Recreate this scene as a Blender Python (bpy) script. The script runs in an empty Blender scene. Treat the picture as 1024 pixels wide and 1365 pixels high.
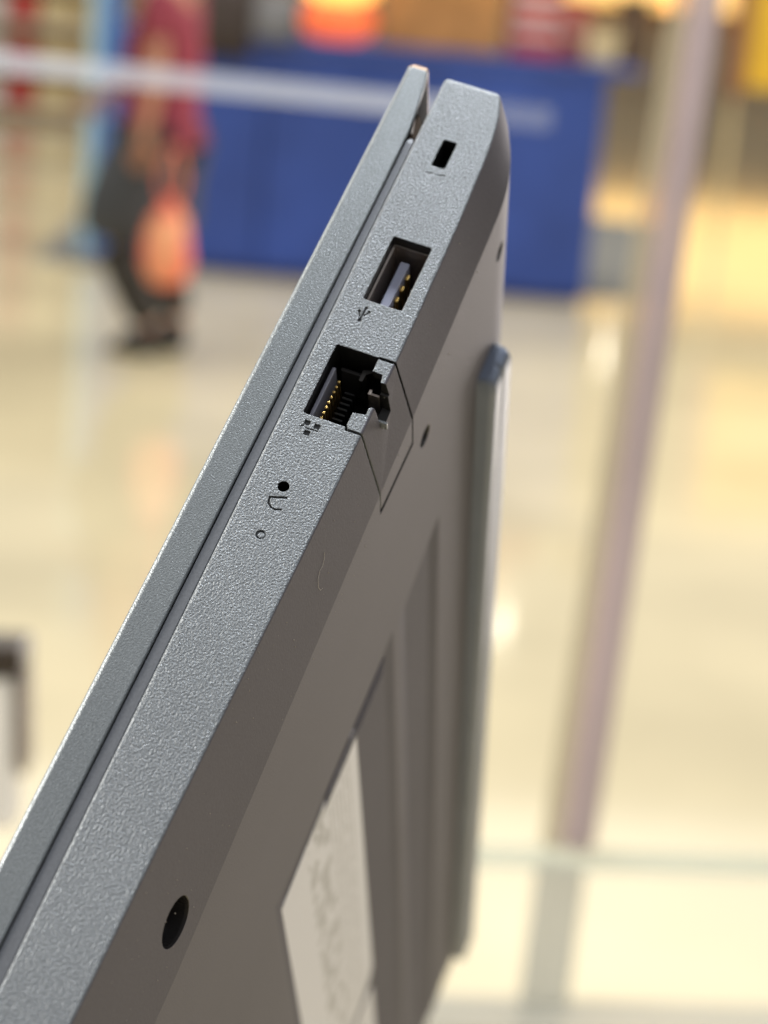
import bpy, bmesh, math, random
from mathutils import Vector, Matrix
random.seed(7)
S = bpy.context.scene
C = S.collection
# ------------------------------------------------------------------ camera
F = 2890.0                      # focal length in pixels of a 1024 px wide frame
PX, PY = 512.0, 682.5
PITCH, ROLL, CAMZ = math.radians(13), math.radians(5), 1.4
CP = Vector((0, 0, CAMZ))
x0 = Vector((1, 0, 0)); d0 = Vector((0, -math.sin(PITCH), -math.cos(PITCH))); cw = Vector((0, math.cos(PITCH), -math.sin(PITCH)))
cr = x0 * math.cos(ROLL) - d0 * math.sin(ROLL)
cd = x0 * math.sin(ROLL) + d0 * math.cos(ROLL)
cam = bpy.data.cameras.new('camera'); co = bpy.data.objects.new('camera', cam); C.objects.link(co)
m = Matrix.Identity(4)
for i in range(3):
    m[i][0] = cr[i]; m[i][1] = -cd[i]; m[i][2] = -cw[i]; m[i][3] = CP[i]
co.matrix_world = m
cam.sensor_fit = 'HORIZONTAL'; cam.sensor_width = 36; cam.lens = 36 * F / 1024
cam.clip_start = 0.02; cam.clip_end = 300
cam.dof.use_dof = True; cam.dof.focus_distance = 0.298; cam.dof.aperture_fstop = 21.5
S.camera = co
# ------------------------------------------------------------------ world and light
w = bpy.data.worlds.new('World'); S.world = w; w.use_nodes = True
w.node_tree.nodes['Background'].inputs[0].default_value = (0.97, 0.97, 1.0, 1)
w.node_tree.nodes['Background'].inputs[1].default_value = 0.30
S.view_settings.view_transform = 'Standard'; S.view_settings.look = 'None'; S.view_settings.gamma = 1
S.view_settings.exposure = 0
try: S.cycles.use_denoising = True
except Exception: pass

def lamp(name, loc, target, size, power, col, sy=None, spread=None):
    l = bpy.data.lights.new(name, 'AREA'); l.energy = power; l.color = col
    l.shape = 'RECTANGLE'; l.size = size; l.size_y = sy or size
    if spread: l.spread = spread
    o = bpy.data.objects.new(name, l); C.objects.link(o); o.location = loc
    o.rotation_euler = (Vector(target) - Vector(loc)).to_track_quat('-Z', 'Y').to_euler()
    return o
LAP = CP + cw * 0.31
lamp('added_rear_light', LAP + Vector((0.02, 0.17, 0.45)), LAP + Vector((0, 0, .04)), 0.05, 2.1, (0.93, 0.97, 1.0))  # added lamp: brightens the rear end of the port side
lamp('ceiling_panel_light', (0.9, -0.7, 3.1), (0, 0.3, 1.3), 0.6, 6, (0.90, 0.96, 1.0))
lamp('added_lid_edge_light', (-3.2, 0.6, 3.2), (0, 0.3, 1.3), 0.8, 200, (1.0, 0.95, 0.86))  # added lamp for the bright line along the lid's outer edge
lamp('hall_light', (0, 10.5, 5.5), (0, 10.5, 0), 14, 1230, (1.0, 0.95, 0.84), 16)
lamp('added_underside_light', (4.0, 8.6, 0.9), (0, 0.3, 1.3), 2.4, 250, (1.0, 0.92, 0.90), 2.0)  # added lamp: lifts the underside above its sloping edge

# ------------------------------------------------------------------ helpers
def at(px, py, d):
    "world point seen at photograph pixel px, py, at distance d along the view axis"
    return CP + (cr * ((px - PX) / F) + cd * ((py - PY) / F) + cw) * d
def floor_at(px, py, z=0.0):
    r = cr * ((px - PX) / F) + cd * ((py - PY) / F) + cw
    return CP + r * ((z - CAMZ) / r.z)
def tag(o, label=None, cat=None, group=None, kind=None):
    if label: o['label'] = label
    if cat: o['category'] = cat
    if group: o['group'] = group
    if kind: o['kind'] = kind
    return o
def link(name, me, mats, parent=None):
    o = bpy.data.objects.new(name, me); C.objects.link(o)
    for mm in (mats if isinstance(mats, (list, tuple)) else [mats]): me.materials.append(mm)
    if parent: o.parent = parent
    return o
def from_bm(name, bm, mats, parent=None, smooth=False):
    bmesh.ops.recalc_face_normals(bm, faces=bm.faces)
    me = bpy.data.meshes.new(name); bm.to_mesh(me); bm.free()
    if smooth: me.shade_smooth()
    return link(name, me, mats, parent)
def empty(name, loc=(0, 0, 0), rz=0):
    o = bpy.data.objects.new(name, None); C.objects.link(o); o.location = loc; o.rotation_euler = (0, 0, rz)
    o.empty_display_size = 0.05
    return o
def add_box(bm, a, b, bev=0, seg=2):
    vs = bmesh.ops.create_cube(bm, size=1)['verts']
    for v in vs:
        v.co = Vector([(a[i] + b[i]) / 2 + v.co[i] * abs(b[i] - a[i]) for i in range(3)])
    if bev:
        es = list({e for v in vs for e in v.link_edges})
        bmesh.ops.bevel(bm, geom=es, offset=bev, segments=seg, affect='EDGES', profile=0.6)
def box(name, a, b, mat, parent=None, bev=0):
    bm = bmesh.new(); add_box(bm, a, b, bev); return from_bm(name, bm, mat, parent)
def add_prism(bm, pts, f, a, b):
    "closed polygon pts (2D) mapped by f(u, v, t) and extruded from t=a to t=b"
    lo = [bm.verts.new(f(u, v, a)) for u, v in pts]; hi = [bm.verts.new(f(u, v, b)) for u, v in pts]
    n = len(pts)
    bm.faces.new(lo); bm.faces.new(hi[::-1])
    for i in range(n): bm.faces.new((lo[i], hi[i], hi[(i + 1) % n], lo[(i + 1) % n]))
def rrect(x1, y1, x2, y2, r, n=4):
    p = []
    for cx, cy, a in ((x2 - r, y2 - r, 0), (x1 + r, y2 - r, 90), (x1 + r, y1 + r, 180), (x2 - r, y1 + r, 270)):
        for k in range(n + 1):
            t = math.radians(a + 90 * k / n); p.append((cx + r * math.cos(t), cy + r * math.sin(t)))
    return p
def circ(cx, cy, r, n=28): return [(cx + r * math.cos(2 * math.pi * k / n), cy + r * math.sin(2 * math.pi * k / n)) for k in range(n)]
def add_tube(bm, pts, rad, n=8):
    rings = []
    for i, p in enumerate(pts):
        p = Vector(p); t = (Vector(pts[min(i + 1, len(pts) - 1)]) - Vector(pts[max(i - 1, 0)])).normalized()
        u = t.orthogonal().normalized() if i == 0 else (u - t * u.dot(t)).normalized()
        v = t.cross(u); r = rad[i] if isinstance(rad, (list, tuple)) else rad
        rings.append([bm.verts.new(p + (u * math.cos(2 * math.pi * k / n) + v * math.sin(2 * math.pi * k / n)) * r) for k in range(n)])
    for a, b in zip(rings, rings[1:]):
        for k in range(n): bm.faces.new((a[k], a[(k + 1) % n], b[(k + 1) % n], b[k]))
    bm.faces.new(rings[0][::-1]); bm.faces.new(rings[-1])

# ------------------------------------------------------------------ materials
def mat(name, col, rough=0.5, metal=0.0, spec=0.5, noise=None, bump=None, bevel=0, flake=None, emit=None, alpha=None, trans=None, coat=0):
    """noise = (scale, amount) colour mottling; bump = list of (scale, distance, detail, kind)"""
    M = bpy.data.materials.new(name); M.use_nodes = True
    nt = M.node_tree; b = nt.nodes['Principled BSDF']; N = nt.nodes.new; L = nt.links.new
    b.inputs['Base Color'].default_value = (*col, 1); b.inputs['Roughness'].default_value = rough
    b.inputs['Metallic'].default_value = metal; b.inputs['Specular IOR Level'].default_value = spec
    b.inputs['Coat Weight'].default_value = coat
    tc = N('ShaderNodeTexCoord')
    if noise:
        n = N('ShaderNodeTexNoise'); n.inputs['Scale'].default_value = noise[0]; n.inputs['Detail'].default_value = 4
        L(tc.outputs['Object'], n.inputs['Vector'])
        r = N('ShaderNodeMapRange'); r.inputs[1].default_value = 0.3; r.inputs[2].default_value = 0.7
        r.inputs[3].default_value = 1 - noise[1]; r.inputs[4].default_value = 1 + noise[1]
        L(n.outputs[0], r.inputs[0])
        v = N('ShaderNodeVectorMath'); v.operation = 'SCALE'; v.inputs[0].default_value = col
        L(r.outputs[0], v.inputs[3]); L(v.outputs[0], b.inputs['Base Color'])
    if flake:
        n = N('ShaderNodeTexNoise'); n.inputs['Scale'].default_value = flake[0]; n.inputs['Detail'].default_value = 1.5
        L(tc.outputs['Object'], n.inputs['Vector'])
        r = N('ShaderNodeMapRange'); r.inputs[1].default_value = 0.32; r.inputs[2].default_value = 0.68
        r.inputs[3].default_value = 1 - flake[1]; r.inputs[4].default_value = 1 + flake[1]; L(n.outputs[0], r.inputs[0])
        v2 = N('ShaderNodeVectorMath'); v2.operation = 'SCALE'; L(r.outputs[0], v2.inputs[3])
        if noise: L(v.outputs[0], v2.inputs[0])
        else: v2.inputs[0].default_value = col
        L(v2.outputs[0], b.inputs['Base Color'])
    last = None
    if bevel:
        bv = N('ShaderNodeBevel'); bv.samples = 6; bv.inputs[0].default_value = bevel; last = bv.outputs[0]
    for sc, dist, det, kind in (bump or []):
        if kind == 'v':
            n = N('ShaderNodeTexVoronoi'); n.feature = 'SMOOTH_F1'; n.inputs['Smoothness'].default_value = 0.6
        else:
            n = N('ShaderNodeTexNoise'); n.inputs['Detail'].default_value = det
        n.inputs['Scale'].default_value = sc; L(tc.outputs['Object'], n.inputs['Vector'])
        bp = N('ShaderNodeBump'); bp.inputs['Strength'].default_value = 1; bp.inputs['Distance'].default_value = dist
        L(n.outputs[0], bp.inputs['Height'])
        if last: L(last, bp.inputs['Normal'])
        last = bp.outputs[0]
    if last: L(last, b.inputs['Normal'])
    if emit:
        b.inputs['Emission Color'].default_value = (*emit[0], 1); b.inputs['Emission Strength'].default_value = emit[1]
    if alpha is not None: b.inputs['Alpha'].default_value = alpha
    if trans is not None: b.inputs['Transmission Weight'].default_value = trans
    return M

M_side = mat('textured_grey_paint', (0.205, 0.222, 0.240), 0.46, 0.4, 0.45, noise=(28, 0.08), flake=(3600, .25),
             bump=[(3200, 0.00019, 1.5, 'n')], bevel=0.00018)
M_lid = mat('lid_grey_paint', (0.21, 0.23, 0.245), 0.42, 0.55, 0.5, noise=(40, 0.04), flake=(3000, .14), bump=[(4000, 0.00008, 1.5, 'n')], bevel=0.0003)
M_strip = mat('smooth_slate_plastic', (0.15, 0.16, 0.18), 0.5, 0.3, 0.5, flake=(2500, .08), bump=[(3000, 0.00002, 1, 'n')])
M_mark = mat('engraved_mark_shade', (0.10, 0.105, 0.11), 0.6)  # shade inside the engraving put into a darker grey
M_bot = mat('bottom_matt_plastic', (0.132, 0.125, 0.148), 0.66, 0.15, 0.35, noise=(14, 0.07), flake=(2800, .05), bump=[(2800, 0.00004, 1.5, 'n')], bevel=0.00015)
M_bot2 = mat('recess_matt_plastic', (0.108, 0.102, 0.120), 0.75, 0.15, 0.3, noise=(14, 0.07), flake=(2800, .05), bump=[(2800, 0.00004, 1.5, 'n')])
M_black = mat('port_black_plastic', (0.008, 0.008, 0.008), 0.45)
M_hole = mat('screw_well_plastic', (0.05, 0.047, 0.047), 0.25, 0.5)
M_gold = mat('gold_contact', (0.62, 0.42, 0.14), 0.36, 1.0)
M_steel = mat('connector_steel', (0.62, 0.55, 0.5), 0.45, 1.0)
M_tongue = mat('lavender_port_plastic', (0.35, 0.37, 0.49), 0.45)
M_rubber = mat('cool_reflection_rubber', (0.155, 0.185, 0.255), 0.4, 0.0, 0.5, noise=(60, 0.08), bump=[(900, 0.00003, 2, 'n')])  # cool reflection on the foot put into its bluish colour
M_seam = mat('gap_shade_black', (0.015, 0.015, 0.016), 0.8, spec=0.05)  # near-black stands for shade inside the lid gap
M_cap = mat('orange_reflection', (0.42, 0.27, 0.17), 0.5, 0.3)  # orange light mirrored in the rim is put into this colour
M_hinge = mat('dark_hinge_metal', (0.12, 0.09, 0.07), 0.25, 0.9)

# ------------------------------------------------------------------ the laptop
# local axes, millimetres in the builder: x towards the hinge, y towards the lid, z out of the port side
R = ((.3768, -.9262, -.0153), (-.8139, -.3231, -.4829), (.4423, .1944, -.8755))
T0 = ((528 - PX) / F * 308.07, (484 - PY) / F * 308.07, 308.07)
MM = 0.001
def loc2world():
    M4 = Matrix.Identity(4)
    ax = [Vector((0, 0, 0)) for _ in range(3)]
    for j in range(3): ax[j] = (cr * R[0][j] + cd * R[1][j] + cw * R[2][j])
    ax[0].normalize(); ax[1] = (ax[1] - ax[0] * ax[1].dot(ax[0])).normalized(); ax[2] = ax[0].cross(ax[1])
    t = CP + (cr * T0[0] + cd * T0[1] + cw * T0[2]) * MM
    for i in range(3):
        for j in range(3): M4[i][j] = ax[j][i]
        M4[i][3] = t[i]
    return M4
LW = loc2world()
laptop = empty('laptop'); laptop.matrix_world = LW
tag(laptop, 'closed grey laptop held on edge with its port side facing the viewer', 'laptop')
def V(x, y, z): return Vector((x, y, z)) * MM
def lerp(tab, x):
    if x <= tab[0][0]: return tab[0][1]
    for (a, p), (b, q) in zip(tab, tab[1:]):
        if x <= b: return p + (q - p) * (x - a) / (b - a)
    return tab[-1][1]
def smooth(tab, x):
    if x <= tab[0][0]: return tab[0][1]
    n = len(tab)
    for i in range(n - 1):
        (a, p), (b, q) = tab[i], tab[i + 1]
        if x <= b:
            h = b - a; s1 = (q - p) / h
            s0 = (p - tab[i - 1][1]) / (a - tab[i - 1][0]) if i else s1
            s2 = (tab[i + 2][1] - q) / (tab[i + 2][0] - b) if i + 2 < n else s1
            m0, m1 = (s0 + s1) / 2, (s1 + s2) / 2; t = (x - a) / h
            return (2*t**3 - 3*t*t + 1) * p + (t**3 - 2*t*t + t) * h * m0 + (3*t*t - 2*t**3) * q + (t**3 - t*t) * h * m1
    return tab[-1][1]
YB = [(-190, 1.4), (-103, 1.0), (-86, .85), (-60, .55), (-38, .25), (-12, 0.0), (0, 0.0), (22, .4), (34, .85), (42, 1.35), (47, 2.1), (50, 2.95), (51.5, 3.5)]
YC = [(-190, -2.5), (0, -2.5), (27, -2.5), (33, -2.5), (38, -2.35), (42, -1.7), (45, -.8), (48, .5), (50, 1.5), (51.5, 2.3)]
def yT(x): return 12.05 + 0.0085 * x
def zC(x): return -13.5 + 0.15 * max(x, -92)
W = -375.0
def ring(x, e=0):
    yt, yb, yc, zc = yT(x) - e, smooth(YB, x) + e, smooth(YC, x) + e * .4, zC(x)
    return [(yt, -.42 - e), (yt - .08, -.18 - e), (yt - .2, -.06 - e), (yt - .42, -e), (yb + .28, -e), (yb + .09, -.07 - e), (yb - .03, -.25 - e),
            (yb + (yc - yb) * .33, zc * .33), (yb + (yc - yb) * .66, zc * .66), (yc, zc), (yc, zc - 30), (yc, W + 14), (yb, W), (yt, W)]
def base_mesh():
    bm = bmesh.new()
    xs = [(-190, .8), (-189.6, .2), (-189, 0), (-150, 0), (-120, 0), (-103, 0), (-86, 0), (-72, 0), (-60, 0), (-48, 0), (-38, 0), (-25, 0), (-12, 0), (0, 0),
          (11, 0), (22, 0), (27, 0), (31, 0)] + [(34 + .6 * k, 0) for k in range(27)] + [(50.2, .01), (50.6, .03), (51.0, .15), (51.3, .38), (51.45, .7)]
    rings = [[bm.verts.new(V(x, *p)) for p in ring(x, e)] for x, e in xs]
    n = len(rings[0])
    for a, b in zip(rings, rings[1:]):
        for k in range(n):
            f = bm.faces.new((a[k], a[(k + 1) % n], b[(k + 1) % n], b[k]))
            if k >= 5 and k <= 11: f.material_index = 1
            if k >= 6: f.smooth = True
    bm.faces.new(rings[0]); bm.faces.new(rings[-1][::-1])
    bmesh.ops.recalc_face_normals(bm, faces=bm.faces)
    return bm
def xyz(u, v, t): return V(u, v, t)           # prism along z
def xzy(u, v, t): return V(u, t, v)           # prism along y
def yzx(u, v, t): return V(t, u, v)           # prism along x
cutters = []
def cutter(bm, mm):
    bmesh.ops.recalc_face_normals(bm, faces=bm.faces)
    me = bpy.data.meshes.new('cut'); bm.to_mesh(me); bm.free(); me.materials.append(mm)
    o = bpy.data.objects.new('cut', me); C.objects.link(o); return o
def apply_cuts(obj, cuts):
    for c in cuts:
        md = obj.modifiers.new('b', 'BOOLEAN'); md.operation = 'DIFFERENCE'; md.object = c; md.solver = 'EXACT'
        try: md.material_mode = 'TRANSFER'
        except Exception: pass
    bpy.context.view_layer.update()
    dg = bpy.context.evaluated_depsgraph_get()
    me = bpy.data.meshes.new_from_object(obj.evaluated_get(dg), preserve_all_data_layers=True, depsgraph=dg)
    obj.modifiers.clear(); obj.data = me
    for c in cuts: bpy.data.objects.remove(c)
def P(fn, pts, a, b, mm):
    bm = bmesh.new(); add_prism(bm, pts, fn, a, b); return cutter(bm, mm)
def bar2(x1, y1, x2, y2, wd):
    d = Vector((x2 - x1, y2 - y1)).normalized() * wd / 2; n = Vector((-d.y, d.x))
    return [(x1 - d.x + n.x, y1 - d.y + n.y), (x1 - d.x - n.x, y1 - d.y - n.y), (x2 + d.x - n.x, y2 + d.y - n.y), (x2 + d.x + n.x, y2 + d.y + n.y)]

base = from_bm('base_cover', base_mesh(), [M_side, M_bot])
cuts = [P(xyz, rrect(34.55, 6.1, 39.9, 8.3, .4), -6, 1, M_black),
        P(xyz, rrect(8.5, 2.5, 20.45, 8.62, .35), -13, 1, M_black),
        P(xyz, rrect(-12.42, 2.2, -0.05, 9.1, .35), -17, 1, M_black),
        P(xyz, circ(-24.4, 6.85, .84), -4, 1, M_black),
        P(xyz, circ(-32.45, 6.78, .72), -.5, 1, M_side),
        P(yzx, [(-6, 3), (2.6, 3), (2.6, -4), (1.2, -21.2), (-6, -21.2)], -13.0, 0.14, M_black)]
# engraved marks: usb trident, network squares, headset arc, lock bar
mk = []
E = -.4
def mark(pts): mk.append(P(xyz, pts, E, .4, M_mark))
# usb trident, axis along x
mark(bar2(5.0, 7.62, 7.1, 7.5, .28)); mark(bar2(6.2, 8.2, 5.55, 7.85, .24)); mark(bar2(6.5, 6.85, 5.9, 7.3, .24))
mark(circ(4.9, 7.62, .3, 10)); mark(circ(6.35, 8.25, .28, 10)); mark(circ(6.65, 6.85, .3, 4)); mark([(7.1, 7.75), (7.1, 7.2), (7.6, 7.45)])
# network: two squares, bar, square
for cx, cy in ((-13.75, 7.85), (-13.85, 6.3), (-15.3, 7.25)):
    mark(rrect(cx - .42, cy - .45, cx + .42, cy + .45, .1, 2))
mark(bar2(-14.6, 8.5, -14.35, 8.2, .24)); mark(bar2(-14.6, 7.7, -14.55, 6.6, .22)); mark(bar2(-14.55, 6.3, -14.55, 6.0, .2))
# headset
mark(bar2(-26.6, 7.9, -25.9, 5.8, .34))
arc = [(-26.9, 7.9), (-27.5, 7.75), (-28.0, 7.2), (-28.15, 6.5), (-27.9, 5.75)]
for (a, b), (c, d) in zip(arc, arc[1:]): mark(bar2(a, b, c, d, .3))
mark(bar2(33.1, 8.6, 33.3, 7.5, .16)); mark(bar2(33.2, 7.1, 33.45, 5.7, .16))
def well(x, z, yt, r1, r0, nrm=(0, -1, 0), depth=5):
    bm = bmesh.new(); n = Vector(nrm).normalized(); u = n.orthogonal().normalized(); v = n.cross(u)
    c = V(x, yt, z); prof = [(1.2, r0 + .25), (.0, r0), (-.12, r0 - (r0 - r1) * .55), (-.4, r0 - (r0 - r1) * .85), (-.9, r1), (-depth, r1)]
    rg = [[bm.verts.new(c + (n * h + (u * math.cos(2 * math.pi * k / 40) + v * math.sin(2 * math.pi * k / 40)) * r) * MM) for k in range(40)] for h, r in prof]
    for a, b in zip(rg, rg[1:]):
        for k in range(40): bm.faces.new((a[k], a[(k + 1) % 40], b[(k + 1) % 40], b[k]))
    bm.faces.new(rg[0]); bm.faces.new(rg[-1])
    return cutter(bm, M_hole)
chn = (0, -.988, .155)
cuts += mk
cuts += [well(-81.9, -17.3, -1.75, 3.6, 4.2, chn), well(5.0, -26.5, -2.5, 1.8, 2.0), well(37.3, -20, -2.4, 1.6, 1.8)]
# shallow recesses of the underside
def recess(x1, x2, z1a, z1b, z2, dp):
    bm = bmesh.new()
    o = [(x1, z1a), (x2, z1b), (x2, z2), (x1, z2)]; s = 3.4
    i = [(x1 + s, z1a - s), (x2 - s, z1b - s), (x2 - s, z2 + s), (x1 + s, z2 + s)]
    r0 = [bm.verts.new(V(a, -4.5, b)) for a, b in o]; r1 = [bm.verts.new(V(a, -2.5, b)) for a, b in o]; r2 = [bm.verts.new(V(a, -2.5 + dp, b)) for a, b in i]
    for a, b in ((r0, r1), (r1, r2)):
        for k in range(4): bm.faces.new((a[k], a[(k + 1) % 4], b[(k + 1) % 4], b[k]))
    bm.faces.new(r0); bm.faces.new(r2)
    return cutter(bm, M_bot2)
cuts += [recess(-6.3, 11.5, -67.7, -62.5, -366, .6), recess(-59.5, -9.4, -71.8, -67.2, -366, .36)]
apply_cuts(base, cuts); base.parent = laptop
base.data.set_sharp_from_angle(angle=math.radians(5.5))
print('base faces', len(base.data.polygons))

pin = from_bm('reset_pin', (lambda b: (add_prism(b, circ(-32.45, 6.7, .46, 20), xyz, -.55, -.12), b)[1])(bmesh.new()), M_side, laptop)
bm = bmesh.new(); nn_ = Vector(chn).normalized(); u_ = nn_.orthogonal().normalized(); v_ = nn_.cross(u_); cc = V(-81.9, -1.75, -17.3)
add_prism(bm, circ(0, 0, 3.45, 32), lambda a, b, t: cc + (nn_ * t + u_ * a + v_ * b) * MM, -4.4, -3.3)
from_bm('screw', bm, mat('dark_screw_steel', (.05, .048, .047), .4, .8), laptop)
# drop-down door of the network port
def chy(x, z):   # height of the sloping edge at depth z
    t = min(1, max(0, z / zC(x))); return lerp(YB, x) * (1 - t) + lerp(YC, x) * t
bm = bmesh.new()
prof = []
for x in (-12.55, -0.33):
    yb = 0.0; zc = -18.0 if x < -5 else -16.0
    prof.append([(2.55, 0), (.28, 0), (.09, -.07), (-.03, -.25), (-2.5, zC(x)), (-2.5, -20.0), (-1.2, -20.0), (-1.2, zC(x)), (.9, -1.7), (2.55, -1.5)])
a, b = [[bm.verts.new(V(x, *p)) for p in pr] for x, pr in zip((-12.55, -0.33), prof)]
for k in range(10): 
    f = bm.faces.new((a[k], a[(k + 1) % 10], b[(k + 1) % 10], b[k])); f.material_index = 0 if k in (0, 9) else 1
bm.faces.new(a); bm.faces.new(b[::-1])
door = from_bm('port_door', bm, [M_side, M_bot])
apply_cuts(door, [P(xyz, [(-9.95, 3.5), (-9.85, 2.2), (-9.55, .68), (-8.45, .72), (-8.15, .45), (-8.0, -.6), (-3.75, -.6), (-3.85, .75), (-2.5, 1.0), (-2.4, 3.5)], -2.6, 1, M_black),
                  P(xyz, [(-14, 3), (-14, 1.6), (-12.3, 2.3), (-11.8, 2.75), (-11.8, 3)], -2.6, 1, M_side),
                  P(xzy, [(-3.75, .8), (-8.1, .8), (-8.0, -5.3), (-7.2, -5.6), (-4.6, -5.4)], -6, 2, M_black)])  # notch walls black, their shade put into the colour
door.parent = laptop

# lid
def lid_mesh():
    bm = bmesh.new()
    IN = [(-190, 13.5), (30, 13.6), (39.5, 13.75), (43, 14.1), (47.5, 14.6), (51.4, 15.4)]
    rings = []
    for x, e in [(-190, .6), (-189.4, .1), (-188.8, 0), (-140, 0), (-100, 0), (-60, 0), (-30, 0), (0, 0), (20, 0), (30, 0), (38, 0), (40, 0), (43, 0), (45.5, 0), (48, 0), (50, 0), (51.25, 0)]:
        yi = lerp(IN, x) + e; yo = 18.72 - e
        rings.append([bm.verts.new(V(x, *p)) for p in [(yi, -.5 - e), (yi + .03, -.2 - e), (yi + .2, -e), (yo - .8, -e), (yo - .38, -.13 - e), (yo - .1, -.4 - e), (yo, -.85 - e), (yo, W), (yi, W)]])
    for a, b in zip(rings, rings[1:]):
        for k in range(9): 
            f = bm.faces.new((a[k], a[(k + 1) % 9], b[(k + 1) % 9], b[k])); f.smooth = 2 < k < 6; f.material_index = 1 if k == 8 else 0
    bm.faces.new(rings[0]); bm.faces.new(rings[-1][::-1]); return bm
lid = from_bm('lid', lid_mesh(), [M_lid, M_seam], laptop)
bm = bmesh.new()      # rounded rear rim of the lid
rg = []
for x, e in ((51.25, .0), (51.6, .04), (52.0, .3), (52.3, .8), (52.4, 1.5)):
    rg.append([bm.verts.new(V(x, *p)) for p in [(15.4 + e * .6, -.4 - e), (15.65 + e * .6, -e), (18.1 - e, -e), (18.72 - e, -.6 - e), (18.72 - e, W + e), (15.4 + e * .6, W + e)]])
for a, b in zip(rg, rg[1:]):
    for k in range(6): bm.faces.new((a[k], a[(k + 1) % 6], b[(k + 1) % 6], b[k]))
bm.faces.new(rg[0]); bm.faces.new(rg[-1][::-1])
rim = from_bm('rear_rim', bm, M_cap, lid, smooth=False)
# recessed bezel strip between lid and base
bm = bmesh.new(); rg = []
for x, e in [(-190, 0), (-100, 0), (0, 0), (36, 0), (37.6, .02), (38.3, .15), (38.7, .42)]:
    y1, y2 = yT(x) + .05 + e, lerp([(-190, 13.5), (30, 13.6), (39.5, 13.75)], x) - .13 - e
    rg.append([bm.verts.new(V(x, *p)) for p in [(y1, -6), (y1, -.5 - e), (y1 + .12, -.36 - e), (y2 - .12, -.33 - e), (y2, -.5 - e), (y2, -6)]])
for a, b in zip(rg, rg[1:]):
    for k in range(6): bm.faces.new((a[k], a[(k + 1) % 6], b[(k + 1) % 6], b[k]))
bm.faces.new(rg[0]); bm.faces.new(rg[-1][::-1])
from_bm('bezel_strip', bm, M_strip, laptop)
box('gap_shade_block', V(-189, 11.2, -7), V(38.2, 13.9, -300), M_seam, laptop)  # dark block added for the shade between lid and base
bm = bmesh.new(); add_prism(bm, [(38, 13.4), (40, 12.6), (42.2, 12.9), (43.5, 13.6), (44.5, 14.9), (40, 15)], xyz, -9, -1.3)
from_bm('hinge_cover', bm, M_hinge, laptop)
bm = bmesh.new(); add_tube(bm, [V(39.8, 13.5, -1.1), V(41.4, 13.85, -1.1), (V(43.2, 14.3, -1.3))], .17 * MM, 10)
from_bm('hinge_pin', bm, M_steel, laptop)

# usb port
usb = box('usb_port', V(8.7, 2.75, -12), V(20.3, 8.5, -12.6), M_black, laptop)
def frame(name, x1, y1, x2, y2, t, za, zb, mm, parent):
    bm = bmesh.new()
    add_box(bm, V(x1, y1, za), V(x2, y1 + t, zb)); add_box(bm, V(x1, y2 - t, za), V(x2, y2, zb))
    add_box(bm, V(x1, y1 + t, za), V(x1 + t, y2 - t, zb)); add_box(bm, V(x2 - t, y1 + t, za), V(x2, y2 - t, zb))
    return from_bm(name, bm, mm, parent)
frame('shell', 8.62, 2.7, 20.3, 8.45, .28, -1.7, -12, M_steel, usb)
box('tongue', V(8.7, 5.35, -3.0), V(18.6, 6.75, -12), M_tongue, usb, .15 * MM)
bm = bmesh.new(); add_box(bm, V(-.5, -.22, 0), V(.5, .3, -7), .15 * MM); c0 = None
for i, x in enumerate((10.6, 12.7, 14.8, 16.9)):
    if i == 0: c0 = from_bm('contact', bm, M_gold, usb)
    else: c0 = c0.copy(); C.objects.link(c0)
    c0.location = V(x, 5.02, -3.9)
# network port
net = box('network_port', V(-12.3, 2.5, -15), V(-.2, 9, -15.6), M_black, laptop)
box('ledge', V(-12.2, 8.2, -2.2), V(-2.6, 8.75, -9), M_tongue, net, .12 * MM).data.materials[0] = mat('grey_port_plastic', (0.28, 0.28, 0.34), 0.35)
bm = bmesh.new(); add_box(bm, V(-.2, -.22, .3), V(.2, .22, -8), .12 * MM)
for i in range(8):
    if i == 0: c0 = from_bm('contact', bm, M_gold, net)
    else: c0 = c0.copy(); C.objects.link(c0)
    c0.location = V(-10.75 + .93 * i, 7.15, -3.1)
bm = bmesh.new(); add_box(bm, V(-.13, -.6, 0), V(.13, .9, -7))
for i in range(8):
    if i == 0: c0 = from_bm('comb_rib', bm, M_black, net)
    else: c0 = c0.copy(); C.objects.link(c0)
    c0.location = V(-10.3 + .93 * i, 5.6, -6.0)
bm = bmesh.new(); add_prism(bm, [(-2.9, 4.6), (-1.1, 4.7), (-.6, 3.4), (-.9, 3.0), (-1.6, 4.0), (-2.9, 4.1)], xyz, -6, -3)
from_bm('spring_tab', bm, mat('dark_steel', (0.10, 0.095, 0.09), 0.35, 1), net)
bm = bmesh.new(); add_box(bm, V(-4.4, .9, -3.2), V(-4.05, 2.6, -9), .08 * MM); add_box(bm, V(-4.6, 2.1, -2.9), V(-3.7, 2.55, -3.6), .1 * MM)
from_bm('latch_tab', bm, M_steel, net)
box('inner_bar', V(-1.6, 4.4, -4), V(-1.1, 8.0, -10), mat('dark_bar_plastic', (0.035, 0.033, 0.033), 0.3), net, .1 * MM)

bm = bmesh.new(); add_box(bm, V(-7.95, -1.75, -3.6), V(-7.55, -.4, -5.1), .06 * MM); from_bm('lit_notch_sliver', bm, M_side, laptop)  # added sliver stands for the lit wall of the notch
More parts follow.
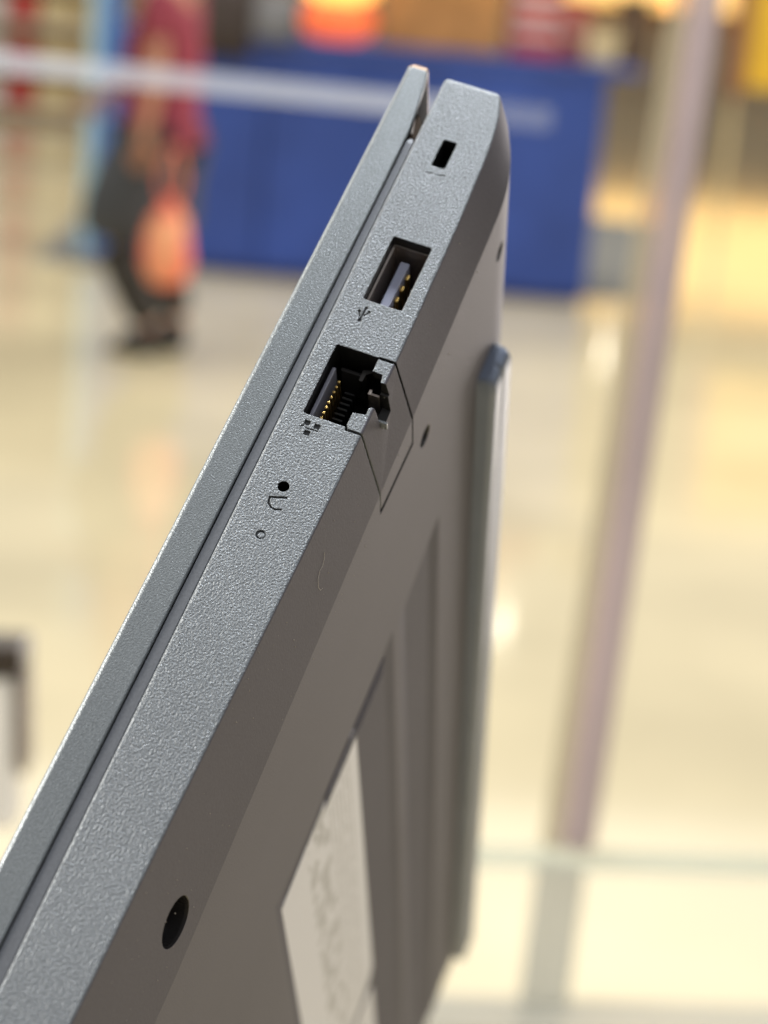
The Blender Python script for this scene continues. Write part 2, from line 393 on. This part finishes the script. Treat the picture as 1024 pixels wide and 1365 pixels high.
# foot, ribs, sticker
bm = bmesh.new(); rg = []
for z, e in [(-45, 1.6), (-45.4, .8), (-46.4, .25), (-48, 0), (-120, 0), (-200, 0), (-280, 0), (-360, 0), (-361.5, .3), (-362.6, .9), (-363, 1.6)]:
    h = 3.3 - e
    rg.append([bm.verts.new(V(x, y, z)) for x, y in [(28.2 + e * .6, -2.3), (28.5 + e * .6, -2.5 - h * .7), (29.2 + e * .5, -2.5 - h), (31.9, -2.5 - h), (32.5, -2.5 - h + .45), (33.1, -2.5 - h),
                                                  (36.2 - e * .5, -2.5 - h), (37.0 - e * .6, -2.5 - h * .75), (37.4 - e * .6, -2.0)]])
for a, b in zip(rg, rg[1:]):
    for k in range(9): bm.faces.new((a[k], a[(k + 1) % 9], b[(k + 1) % 9], b[k]))
bm.faces.new(rg[0]); bm.faces.new(rg[-1][::-1])
from_bm('rubber_foot', bm, M_rubber, laptop)
bm = bmesh.new(); add_box(bm, V(-26, -2.40, 0), V(0, -2.05, -.5), .08 * MM)
for i in range(4):
    if i == 0: c0 = from_bm('vent_rib', bm, M_bot, laptop)
    else: c0 = c0.copy(); C.objects.link(c0)
    c0.location = V(-12.6 - i * .4, 0, -71.4 - i * 1.3); c0.rotation_euler = (0, math.radians(-5), 0)
# sticker with small grey print
def sticker_mat():
    M = mat('sticker_paper', (0.78, 0.78, 0.85), 0.45)
    nt = M.node_tree; b = nt.nodes['Principled BSDF']; N = nt.nodes.new; L = nt.links.new
    tc = N('ShaderNodeTexCoord'); sp = N('ShaderNodeSeparateXYZ'); L(tc.outputs['Object'], sp.inputs[0])
    def math_(op, a, b_=None):
        n = N('ShaderNodeMath'); n.operation = op
        for i, v in enumerate((a, b_)):
            if v is None: continue
            if isinstance(v, (int, float)): n.inputs[i].default_value = v
            else: L(v, n.inputs[i])
        return n.outputs[0]
    mp = N('ShaderNodeMapping'); mp.inputs['Scale'].default_value = (600, 1, 420); L(tc.outputs['Object'], mp.inputs[0])
    n1 = N('ShaderNodeTexNoise'); n1.inputs['Scale'].default_value = 1; L(mp.outputs[0], n1.inputs['Vector'])
    mp2 = N('ShaderNodeMapping'); mp2.inputs['Scale'].default_value = (300, 1, 150); L(tc.outputs['Object'], mp2.inputs[0])
    n2 = N('ShaderNodeTexNoise'); n2.inputs['Scale'].default_value = 1; n2.inputs['Detail'].default_value = 3; L(mp2.outputs[0], n2.inputs['Vector'])
    x = sp.outputs[0]
    band = math_('MULTIPLY', math_('GREATER_THAN', x, -.0385), math_('LESS_THAN', x, -.0290))
    fine = math_('MULTIPLY', math_('MULTIPLY', math_('GREATER_THAN', n1.outputs[0], .44), math_('GREATER_THAN', math_('SINE', math_('MULTIPLY', x, 4200)), -.2)), band)
    band2 = math_('MULTIPLY', math_('GREATER_THAN', x, -.0470), math_('LESS_THAN', x, -.0385))
    big = math_('MULTIPLY', math_('GREATER_THAN', n2.outputs[0], .5), band2)
    tot = math_('MINIMUM', math_('ADD', math_('MULTIPLY', fine, .35), math_('MULTIPLY', big, .5)), 1)
    mx = N('ShaderNodeMix'); mx.data_type = 'RGBA'; L(tot, mx.inputs[0]); mx.inputs[6].default_value = (.78, .78, .85, 1); mx.inputs[7].default_value = (.26, .26, .27, 1)
    L(mx.outputs[2], b.inputs['Base Color']); return M
M_st = sticker_mat()
bm = bmesh.new(); add_prism(bm, [(-26.4, -72.4), (-25.6, -73.5), (-25.3, -206), (-27, -211), (-33, -215), (-58, -215), (-58.8, -213), (-58.8, -82), (-57.5, -79.3)], xzy, -2.28, -2.05)
from_bm('sticker', bm, M_st, laptop)['label'] = 'white sticker with small grey print'
bm = bmesh.new(); add_prism(bm, rrect(-58, -300, -26, -219, 2), xzy, -2.28, -2.05)
from_bm('sticker', bm, M_st, laptop)['label'] = 'plain white lower sticker'

# lint on the sloping edge
bm = bmesh.new()
def onch(x, z): return V(x, chy(x, z) - .06, z)
add_tube(bm, [LW @ onch(x, z) for x, z in ((-28.8, -6.3), (-29.3, -7.3), (-30.1, -7.9), (-31.0, -7.8), (-32.0, -8.6), (-32.5, -10.0), (-32.2, -11.2), (-31.7, -11.5))], .026 * MM, 5)
tag(from_bm('lint_fibre', bm, mat('pale_lint', (.85, .8, .75), .8, trans=.2)), 'tiny curled pale fibre of lint lying on the laptop\'s sloping dark edge', 'lint')
bm = bmesh.new()
for i in range(90):
    x = random.uniform(-100, 30); z = random.uniform(-1, 1) ; z = random.uniform(-22, -1)
    p = LW @ onch(x, z); r = random.uniform(.03, .11) * MM
    mtx = Matrix.Translation(p)
    bmesh.ops.create_icosphere(bm, subdivisions=1, radius=r, matrix=mtx)
tag(from_bm('dust_specks', bm, mat('pale_dust', (.5, .45, .4), .8)), 'scattered pale dust specks on the underside edge of the laptop', 'dust', kind='stuff')

# ------------------------------------------------------------------ the hall behind
M_floor = mat('polished_cream_floor', (0.68, 0.60, 0.40), 0.08, 0, 0.5, noise=(0.9, 0.16))
bm = bmesh.new(); vs = [bm.verts.new(p) for p in ((-40, -12, 0), (40, -12, 0), (40, 60, 0), (-40, 60, 0))]; bm.faces.new(vs)
tag(from_bm('floor', bm, M_floor), kind='structure')
wall = box('wall', (-40, 45, -.1), (40, 45.4, 9), mat('cream_wall', (0.66, 0.54, 0.36), 0.7, noise=(.3, .15)))
tag(wall, kind='structure')
# flat grey patch of floor under the stall
M_patch = mat('grey_floor_patch', (0.20, 0.20, 0.19), 0.9, noise=(9, .1))
bm = bmesh.new(); q = [floor_at(45, 346), floor_at(905, 405), floor_at(880, 300), floor_at(170, 225)]
add_prism(bm, [(p.x, p.y) for p in q], lambda u, v, t: Vector((u, v, t)), .001, .008)
tag(from_bm('floor_patch', bm, M_patch), 'flat grey patch on the floor under the blue promotional counter', 'floor_patch')
# blue promotional counter
A, B = floor_at(119, 349), floor_at(779, 406)
ux = (B - A).normalized(); uy = Vector((-ux.y, ux.x, 0)); Lb = (B - A).length; H = 1.17
stall = empty('promotional_counter', A, math.atan2(ux.y, ux.x)); tag(stall, 'long royal blue promotional counter standing on the grey floor area', 'counter')
M_blue = mat('royal_blue_panel', (0.030, 0.072, 0.33), 0.38, noise=(1.6, .22))
M_blue2 = mat('dark_blue_skirting', (0.015, 0.035, 0.2), 0.5)
for i in range(3):
    box('front_panel', (Lb * i / 3 + .006, 0, .05), (Lb * (i + 1) / 3 - .006, .03, H), M_blue, stall, .004)
box('side_panel', (Lb - .03, .035, .05), (Lb, 1.1, H), M_blue, stall); box('side_panel', (0, .035, .05), (.03, 1.1, H), M_blue, stall)
box('inner_board', (.04, .034, .05), (Lb - .04, .05, H - .01), M_blue2, stall)
box('skirting', (.02, .02, .008), (Lb - .02, 1.08, .046), M_blue2, stall)
box('counter_top', (-.0, -.03, H + .003), (Lb + .16, 1.12, H + .05), M_blue, stall, .006)
def on_stall(px, z=H + .052, back=.45):
    # point on the counter top under pixel column px
    r0 = A + uy * back + Vector((0, 0, z)); n = uy
    r = cr * ((px - PX) / F) + cd * ((60 - PY) / F) + cw
    t = (r0 - CP).dot(n) / r.dot(n); p = CP + r * t; p.z = z; return p
SC = 2890 / 11.5
def stall_box(name, px1, px2, h, mm, back, label, cat, dep=.35, band=None, group=None):
    p = on_stall(px1, back=back); q = on_stall(px2, back=back); Lx = (q - p).length
    e = empty(name, p, math.atan2(ux.y, ux.x)); tag(e, label, cat, group)
    box('body', (0, 0, 0), (Lx, dep, h), mm, e, .01)
    box('lid_panel', (-.01, -.01, h + .002), (Lx + .01, dep + .01, h + .02), mm, e, .004)
    for z in (band or []): box('stripe', (.005, -.006, z), (Lx - .005, -.0005, z + .03), M_white, e)
    return e
M_white = mat('white_board', (0.75, 0.72, 0.68), 0.5); M_red = mat('red_carton', (0.52, 0.06, 0.05), 0.5, noise=(5, .2))
M_tan = mat('tan_wood', (0.50, 0.24, 0.075), 0.5, noise=(6, .25)); M_cream = mat('cream_carton', (0.72, 0.58, 0.32), 0.5, noise=(6, .15))
stall_box('crate', 505, 668, .42, M_tan, .3, 'tan wooden crate on the blue counter, beside the glowing lamp', 'crate')
stall_box('carton', 680, 745, .42, M_red, .3, 'tall red carton with pale stripes beside the tan crate', 'carton', band=[.1, .2, .3])
stall_box('carton', 747, 782, .30, mat('pink_carton', (0.55, 0.16, 0.13), .5), .5, 'short dull red carton between the tall red and cream cartons', 'carton', band=[.12])
stall_box('carton', 784, 826, .16, M_cream, .2, 'low cream carton at the right end of the blue counter', 'carton')
stall_box('canister', 828, 862, .34, mat('dark_brown', (0.10, 0.06, 0.035), .5), .5, 'dark brown canister box standing at the far right of the blue counter', 'box')
stall_box('display_case', 330, 392, .12, mat('dark_grey_case', (0.09, 0.09, 0.10), .4), .3, 'low dark grey case on the blue counter left of the glowing lamp', 'case')
def drape(px1, px2, top, low, mm, label):
    p = on_stall(px1, back=-.02); q = on_stall(px2, back=-.02); Lx = (q - p).length
    e = empty('draped_cloth', Vector((p.x, p.y, H + .052)), math.atan2(ux.y, ux.x)); tag(e, label, 'cloth')
    bm = bmesh.new(); N_ = 14; prf = [(-.035, -low), (-.045, -low * .4), (-.04, .02), (0, top * .6), (.12, top), (.28, top * .8), (.33, .004)]
    g = [[bm.verts.new((Lx * i / N_, y + .012 * math.sin(i * 1.9 + j), z + .012 * math.sin(i * 1.3 + 2 * j) * (0 if j == 6 else 1))) for j, (y, z) in enumerate(prf)] for i in range(N_ + 1)]
    for a, b in zip(g, g[1:]):
        for j in range(6): bm.faces.new((a[j], b[j], b[j + 1], a[j + 1]))
    o = from_bm('folds', bm, mm, e, True); o.modifiers.new('thick', 'SOLIDIFY').thickness = .012
drape(262, 334, .30, .12, mat('dark_brown_fabric', (.045, .032, .028), .8), 'heap of dark brown cloth draped over the left front edge of the blue counter')
drape(336, 392, .22, .02, mat('grey_fabric', (.16, .16, .17), .8), 'smaller grey cloth heap on the blue counter beside the dark brown one')
# glowing lamp on the counter
p = on_stall(448, back=.35); lampo = empty('table_lamp', p, math.atan2(ux.y, ux.x)); tag(lampo, 'glowing orange and yellow lamp on the blue counter', 'lamp')
bm = bmesh.new(); prof = [(.10, 0), (.17, .03), (.20, .10), (.17, .17), (.12, .19)]
def lathe(bm, prof, n=24):
    rg = [[bm.verts.new((r * math.cos(2 * math.pi * k / n), r * math.sin(2 * math.pi * k / n), z)) for k in range(n)] for r, z in prof]
    for a, b in zip(rg, rg[1:]):
        for k in range(n): bm.faces.new((a[k], a[(k + 1) % n], b[(k + 1) % n], b[k]))
    bm.faces.new(rg[0]); bm.faces.new(rg[-1])
lathe(bm, prof); from_bm('lamp_base', bm, mat('orange_red_glass', (.6, .12, .03), .3, emit=((1, .16, .05), .9)), lampo, True)
bm = bmesh.new(); lathe(bm, [(.10, .20), (.19, .24), (.21, .34), (.19, .44), (.10, .5)]); from_bm('lamp_shade', bm, mat('yellow_lamp_glass', (.8, .5, .15), .3, emit=((1, .50, .10), 2.2)), lampo, True)

# pale blue roll-up banner at the left of the counter
M_dkfoot = mat('grey_foot', (.2, .2, .2), .5)
p = floor_at(103, 350); bn = empty('roll_up_banner', p, math.atan2(ux.y, ux.x)); tag(bn, 'narrow pale blue roll-up banner beside the left end of the counter', 'banner')
box('foot', (-.03, -.1, .008), (.20, .1, .05), M_dkfoot, bn); box('panel', (-.0, -.004, .052), (.055, .004, 1.95), mat('pale_cyan', (.34, .54, .66), .5), bn)
box('panel', (.057, -.004, .052), (.16, .004, 1.95), mat('mid_blue', (.07, .18, .50), .5), bn)
box('top_rail', (-.02, -.012, 1.952), (.18, .012, 1.97), M_white, bn)

# far display racks and added glowing panels
def rack(px, dist, w_, h, cols, label, name='display_rack', z0=0):
    p = at(px, 40, dist); p.z = z0; e = empty(name, p, 0); tag(e, label, 'rack')
    box('back_board', (-w_ / 2, .2, .05), (w_ / 2, .25, h), M_cream, e)
    k = 0
    z = .1
    while z < h - .1:
        box('shelf', (-w_ / 2, -.2, z), (w_ / 2, .195, z + .03), M_white, e)
        x = -w_ / 2 + .05
        while x < w_ / 2 - .3:
            box('goods_box', (x, -.15, z + .033), (x + .27, .15, z + .033 + random.uniform(.22, .33)), cols[k % len(cols)], e); x += .32; k += 1
        z += .42
    return e
rack(30, 22, 1.6, 1.9, [M_red, M_white, M_red, M_cream], 'far shelf rack stocked with red and cream boxes at the left')
# yellow sign board on a cream plinth, top right
p = at(1030, 60, 16); p.z = 0
sg = empty('sign_board', p, 0); tag(sg, 'tall yellow sign board in a brown frame on thin cream legs', 'sign')
box('panel', (-.17, -.01, 1.06), (.5, .02, 2.2), mat('yellow_print', (.80, .48, .03), .5, noise=(3, .1)), sg)
box('frame', (-.30, -.03, 1.0), (-.175, .04, 2.25), mat('brown_frame', (.30, .13, .06), .5), sg)
box('leg', (-.26, 0, 0), (-.22, .04, .99), M_cream, sg); box('leg', (.42, 0, 0), (.46, .04, 1.05), M_cream, sg)
M_warm = mat('warm_glow', (.8, .55, .25), .4, emit=((1, .60, .18), 1.6))  # glow added so the floor mirrors warm patches
for px, lab in ((60, 'added warm glowing panel on the far wall, left'), (800, 'added warm glowing panel on the far wall behind the counter'), (990, 'added warm glowing panel on the far wall, right')):
    p = at(px, 0, 44.5)
    e = empty('added_glow_panel', (p.x, 44.8, 0), 0); tag(e, lab, 'glowing panel')
    box('pane', (-1.6, 0, 1.9), (1.6, .04, 4.2), M_warm, e)
    box('frame', (-1.75, -.05, 1.7), (1.75, .1, 1.88), M_tan, e); box('frame', (-1.75, -.05, 4.22), (1.75, .1, 4.4), M_tan, e)

# ------------------------------------------------------------------ people
M_skin = mat('skin', (0.42, 0.20, 0.12), .5); M_hair = mat('dark_hair', (.02, .015, .012), .6)
def skin_obj(name, nodes, edges, mm, parent, sub=1):
    me = bpy.data.meshes.new(name); me.from_pydata([n[0] for n in nodes], edges, []); me.update()
    o = link(name, me, mm, parent)
    sk = o.modifiers.new('skin', 'SKIN'); sk.use_smooth_shade = True
    o.modifiers.new('sub', 'SUBSURF').levels = sub; o.modifiers['sub'].render_levels = sub
    if not me.skin_vertices: me.skin_vertices.new() if hasattr(me.skin_vertices, 'new') else None
    for i, n in enumerate(nodes):
        r = n[1]; me.skin_vertices[0].data[i].radius = r if isinstance(r, tuple) else (r, r)
        me.skin_vertices[0].data[i].use_root = (i == 0)
    return o
def person(loc, rz, label, shirt, trousers, shoe, group=None):
    """faces local -x; y across the shoulders"""
    e = empty('person', loc, rz); tag(e, label, 'person', group)
    n, ed = [], []
    def add(p, r, par=None):
        n.append((p, r)); i = len(n) - 1
        if par is not None: ed.append((par, i))
        return i
    pel = add((0, 0, .93), (.12, .15)); ch = add((-.01, 0, 1.2), (.11, .15), pel); ch2 = add((-.01, 0, 1.38), (.10, .16), ch)
    nk = add((-.02, 0, 1.5), .055, ch2); hd = add((-.05, 0, 1.6), .085, nk); add((-.04, 0, 1.71), .075, hd)
    J = {}
    for s, (kx, ax, az, tx) in ((1, (-.05, .10, .10, -.02)), (-1, (-.15, .03, .09, -.09))):
        hp = add((0, s * .09, .86), .085, pel); kn = add((kx, s * .09, .48), .055, hp); an = add((ax, s * .09, az), .038, kn)
        add((tx, s * .09, max(.035, az - .06)), .032, an)
    for s, (ex, ez, hx, hz) in ((-1, (.03, 1.10, .0, .86)), (1, (-.10, 1.12, -.30, .98))):
        sh = add((0, s * .20, 1.38), .05, ch2); el = add((ex, s * .25, ez), .042, sh); wr = add((hx, s * .26, hz), .027, el)
        d = (Vector((hx, 0, hz)) - Vector((ex, 0, ez))).normalized()
        pm = add((hx + d.x * .06, s * .26, hz + d.z * .06), .03, wr); J[s] = (hx, s * .26, hz, d, pm)
    skin_obj('body', n, ed, M_skin, e, 1)
    for s, (hx, hy, hz, d, pm) in J.items():
        u = Vector((-d.z, 0, d.x)); base_ = Vector((hx, hy, hz)) + d * .075
        for k in range(4):
            b0 = base_ + u * (k - 1.5) * .019; ln = (.065, .078, .072, .055)[k]
            q = [(tuple(b0 - d * .02), .009), (tuple(b0 + d * ln * .5), .009), (tuple(b0 + d * ln * .8 + Vector((0, -s * .025, 0))), .008)]
            skin_obj('finger', q, [(0, 1), (1, 2)], M_skin, e, 1)
        b0 = Vector((hx, hy, hz)) + d * .03 + u * .03
        skin_obj('thumb', [(tuple(b0), .011), (tuple(b0 + d * .03 + u * .022), .010), (tuple(b0 + d * .06 + u * .022), .009)], [(0, 1), (1, 2)], M_skin, e, 1)
    # clothing follows the body
    skin_obj('shirt', [((0, 0, .98), (.145, .175)), ((-.01, 0, 1.2), (.135, .17)), ((-.01, 0, 1.37), (.12, .18)), ((0, -.205, 1.37), .075), ((.02, -.24, 1.2), .07), ((0, .205, 1.37), .075), ((-.06, .24, 1.2), .07), ((0, 0, .88), (.15, .18))],
             [(0, 1), (1, 2), (2, 3), (3, 4), (2, 5), (5, 6), (0, 7)], shirt, e)
    skin_obj('trousers', [((0, 0, .92), (.135, .165)), ((0, .09, .80), .15), ((.0, .09, .55), .16), ((.0, .09, .42), .15), ((-.02, -.09, .80), .17), ((-.13, -.09, .55), .17), ((-.14, -.09, .41), .15)],
             [(0, 1), (1, 2), (2, 3), (0, 4), (4, 5), (5, 6)], trousers, e)
    for s, (kx, ax, az, tx) in ((1, (-.05, .10, .10, -.02)), (-1, (-.15, .03, .09, -.09))):
        skin_obj('legging', [((kx, s * .09, .44), .10), ((ax, s * .09, az + .02), .085)], [(0, 1)], shoe, e)
        skin_obj('shoe', [((ax + .04, s * .09, az - .035), (.085, .075)), ((ax - .05, s * .09, az - .04), (.085, .07)), ((ax - .17, s * .09, az - .06 if s > 0 else az - .10), (.045, .03))], [(0, 1), (1, 2)], shoe, e)
    bm = bmesh.new(); bmesh.ops.create_uvsphere(bm, u_segments=16, v_segments=10, radius=.108, matrix=Matrix.Translation((-.02, 0, 1.69)))
    for v in list(bm.verts):
        if v.co.x < -.06 and v.co.z < 1.72: v.co.x = -.06
    from_bm('hair', bm, M_hair, e, True)
    return e
M_maroon = mat('maroon_cloth', (0.24, 0.03, 0.055), .8, noise=(10, .15)); M_slate = mat('slate_cloth', (0.05, 0.055, 0.065), .8, noise=(10, .15))
M_dark = mat('black_brown_cloth', (0.028, 0.025, 0.021), .7)
fp = floor_at(198, 468); fp.z = 0
per = person(fp, math.radians(-8), 'person in maroon shirt and slate knee-length trousers walking with an orange carrier bag', M_maroon, M_slate, M_dark)
fp2 = A + ux * 1.0 + uy * 1.7; fp2.z = 0
r = cr * ((318 - PX) / F) + cd * ((60 - PY) / F) + cw; t = (A + uy * 1.7 - CP).dot(uy) / r.dot(uy); q = CP + r * t
person((q.x, q.y, 0), math.radians(0), 'person in dark brown clothing standing behind the blue counter', mat('dark_brown_cloth', (.06, .045, .04), .8), M_slate, M_dark)
# carrier bag
hand = fp + Vector((.05, -.27, .78))
bag = empty('carrier_bag', hand + Vector((.03, 0, -.52)), 0); tag(bag, 'orange red plastic carrier bag hanging from the walking person\'s hand', 'bag')
M_bag = mat('orange_plastic', (0.85, 0.13, 0.05), .35, noise=(7, .3)); 
nt = M_bag.node_tree; bs = nt.nodes['Principled BSDF']; nn = nt.nodes.new('ShaderNodeTexNoise'); nn.inputs['Scale'].default_value = 5.5
rmp = nt.nodes.new('ShaderNodeValToRGB'); rmp.color_ramp.elements[0].position = .36; rmp.color_ramp.elements[0].color = (.88, .42, .22, 1)
rmp.color_ramp.elements[1].position = .55; rmp.color_ramp.elements[1].color = (.80, .12, .075, 1)
tcn = nt.nodes.new('ShaderNodeTexCoord'); nt.links.new(tcn.outputs['Object'], nn.inputs['Vector']); nt.links.new(nn.outputs[0], rmp.inputs[0]); nt.links.new(rmp.outputs[0], bs.inputs['Base Color'])
bm = bmesh.new(); lathe(bm, [(.03, .0), (.07, .02), (.095, .10), (.09, .20), (.068, .29), (.035, .34), (.02, .38)], 20)
for v in bm.verts: v.co.z = .04 + v.co.z * .9
for v in bm.verts:
    a_ = math.atan2(v.co.y, v.co.x); v.co.x *= 1 + .08 * math.sin(3 * a_ + v.co.z * 20); v.co.y *= .7
from_bm('bag_body', bm, M_bag, bag, True)
for sx in (-1, 1):
    bm = bmesh.new(); add_tube(bm, [(sx * .03, 0, .37), (sx * .045, 0, .45), (sx * .025, 0, .54), (0, 0, .57)], .009, 6); from_bm('handle', bm, M_bag, bag, True)

# ------------------------------------------------------------------ glass showcase in the foreground blur
def glass_mat(name, col, a):
    M = mat(name, col, .25, 0, .5, alpha=a); return M
def bar3(name, p, q, wd, dp, mm, label, cat):
    "square bar from p to q, standing where it is in the hall"
    d = q - p; e = empty(name, p); tag(e, label, cat); return e, d
def beam(name, p, q, hw, hd, mm, parent=None):
    d = (q - p).normalized(); s = d.cross(cw).normalized(); t_ = d.cross(s)
    bm = bmesh.new(); vs = []
    for P_ in (p, q):
        vs.append([bm.verts.new(P_ + s * a * hw + t_ * b * hd) for a, b in ((-1, -1), (1, -1), (1, 1), (-1, 1))])
    a, b = vs
    for k in range(4): bm.faces.new((a[k], a[(k + 1) % 4], b[(k + 1) % 4], b[k]))
    bm.faces.new(a); bm.faces.new(b[::-1]); bmesh.ops.bevel(bm, geom=list(bm.edges), offset=min(hw, hd) * .25, segments=2, affect='EDGES')
    return from_bm(name, bm, mm, parent)
DG = 1.5
showcase = empty('glass_showcase', at(900, 700, DG)); tag(showcase, 'glass display case with a metal corner post and pale glass edges', 'display case')
inv = Matrix.Translation(-showcase.location)
def sbeam(*a):
    o = beam(*a); o.data.transform(inv); o.parent = showcase; return o
M_post = mat('brushed_aluminium', (0.60, 0.48, 0.48), .35, .3, noise=(3, .2), alpha=.78); M_post2 = mat('olive_gasket', (0.50, 0.45, 0.32), .6, alpha=.6)  # mauve post and its translucent olive side strip
M_edge = mat('pale_glass_edge', (0.80, 0.86, 1.0), .3, alpha=.36); M_edge2 = mat('green_glass_edge', (0.76, 0.84, 0.76), .3, alpha=.4)
sbeam('corner_post', at(950, -60, DG), at(768, 1130, DG * .97), .0105, .012, M_post)
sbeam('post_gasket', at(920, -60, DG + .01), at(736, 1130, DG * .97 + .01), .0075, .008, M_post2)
sbeam('upper_glass_edge', at(-60, 76, DG), at(612, 146, DG), .0070, .006, M_edge)
sbeam('upper_glass_edge', at(614, 146, DG), at(736, 159, DG), .0070, .006, mat('faint_glass_edge', (.8, .86, 1), .3, alpha=.12))
sbeam('lower_glass_edge', at(600, 1140, DG * .97), at(1100, 1158, DG * .97), .0075, .006, M_edge2)
sbeam('lower_post', at(748, 1152, DG * .97), at(712, 1420, DG * .97), .016, .01, mat('frosted_post', (.62, .62, .56), .4, alpha=.6))
# white shelf board low right
M_shelf = mat('white_shelf', (0.55, 0.55, 0.50), .35, alpha=.6)
sbeam('shelf_board', at(540, 1368, DG * .95), at(1120, 1388, DG * .95), .011, .05, M_shelf)
# small dark capped white box, left
p = at(-28, 1000, 1.3)
dev = empty('card_holder', p, 0); tag(dev, 'white box with a dark brown top at the left edge behind the laptop', 'box')
dev.matrix_world = Matrix.Translation(p) @ Matrix.Rotation(-ROLL * .6, 4, 'Y')
box('body', (-.03, 0, -.05), (.020, .03, .045), mat('off_white_card', (.9, .88, .86), .5), dev, .002)
box('cap', (-.03, -.002, .046), (.027, .032, .066), mat('dark_brown_cap', (.04, .028, .022), .4), dev, .003)
box('side_strip', (.0225, .0, -.015), (.0275, .03, .044), mat('dark_strip', (.25, .20, .16), .5), dev, .001)
# downlights whose glints show on the polished floor
for px, py in ((805, 470), (668, 832)):
    g = floor_at(px, py); v = (g - CP).normalized(); v.z = -v.z; q = g + v * ((4.2) / v.z)
    e = empty('downlight', q); tag(e, 'round ceiling downlight ' + ('far out over the hall, near the blue counter' if py < 500 else 'nearer the laptop, halfway to the blue counter'), 'lamp', 'ceiling downlights')
    bm = bmesh.new(); lathe(bm, [(.05, .0), (.05, .03)], 24); from_bm('lens', bm, mat('lamp_lens', (1, 1, 1), .3, emit=((1, .93, .75), 170 if py < 500 else 90)), e)
    bm = bmesh.new(); lathe(bm, [(.055, .01), (.08, .012), (.08, .06), (.055, .06)], 24); from_bm('housing', bm, M_white, e)
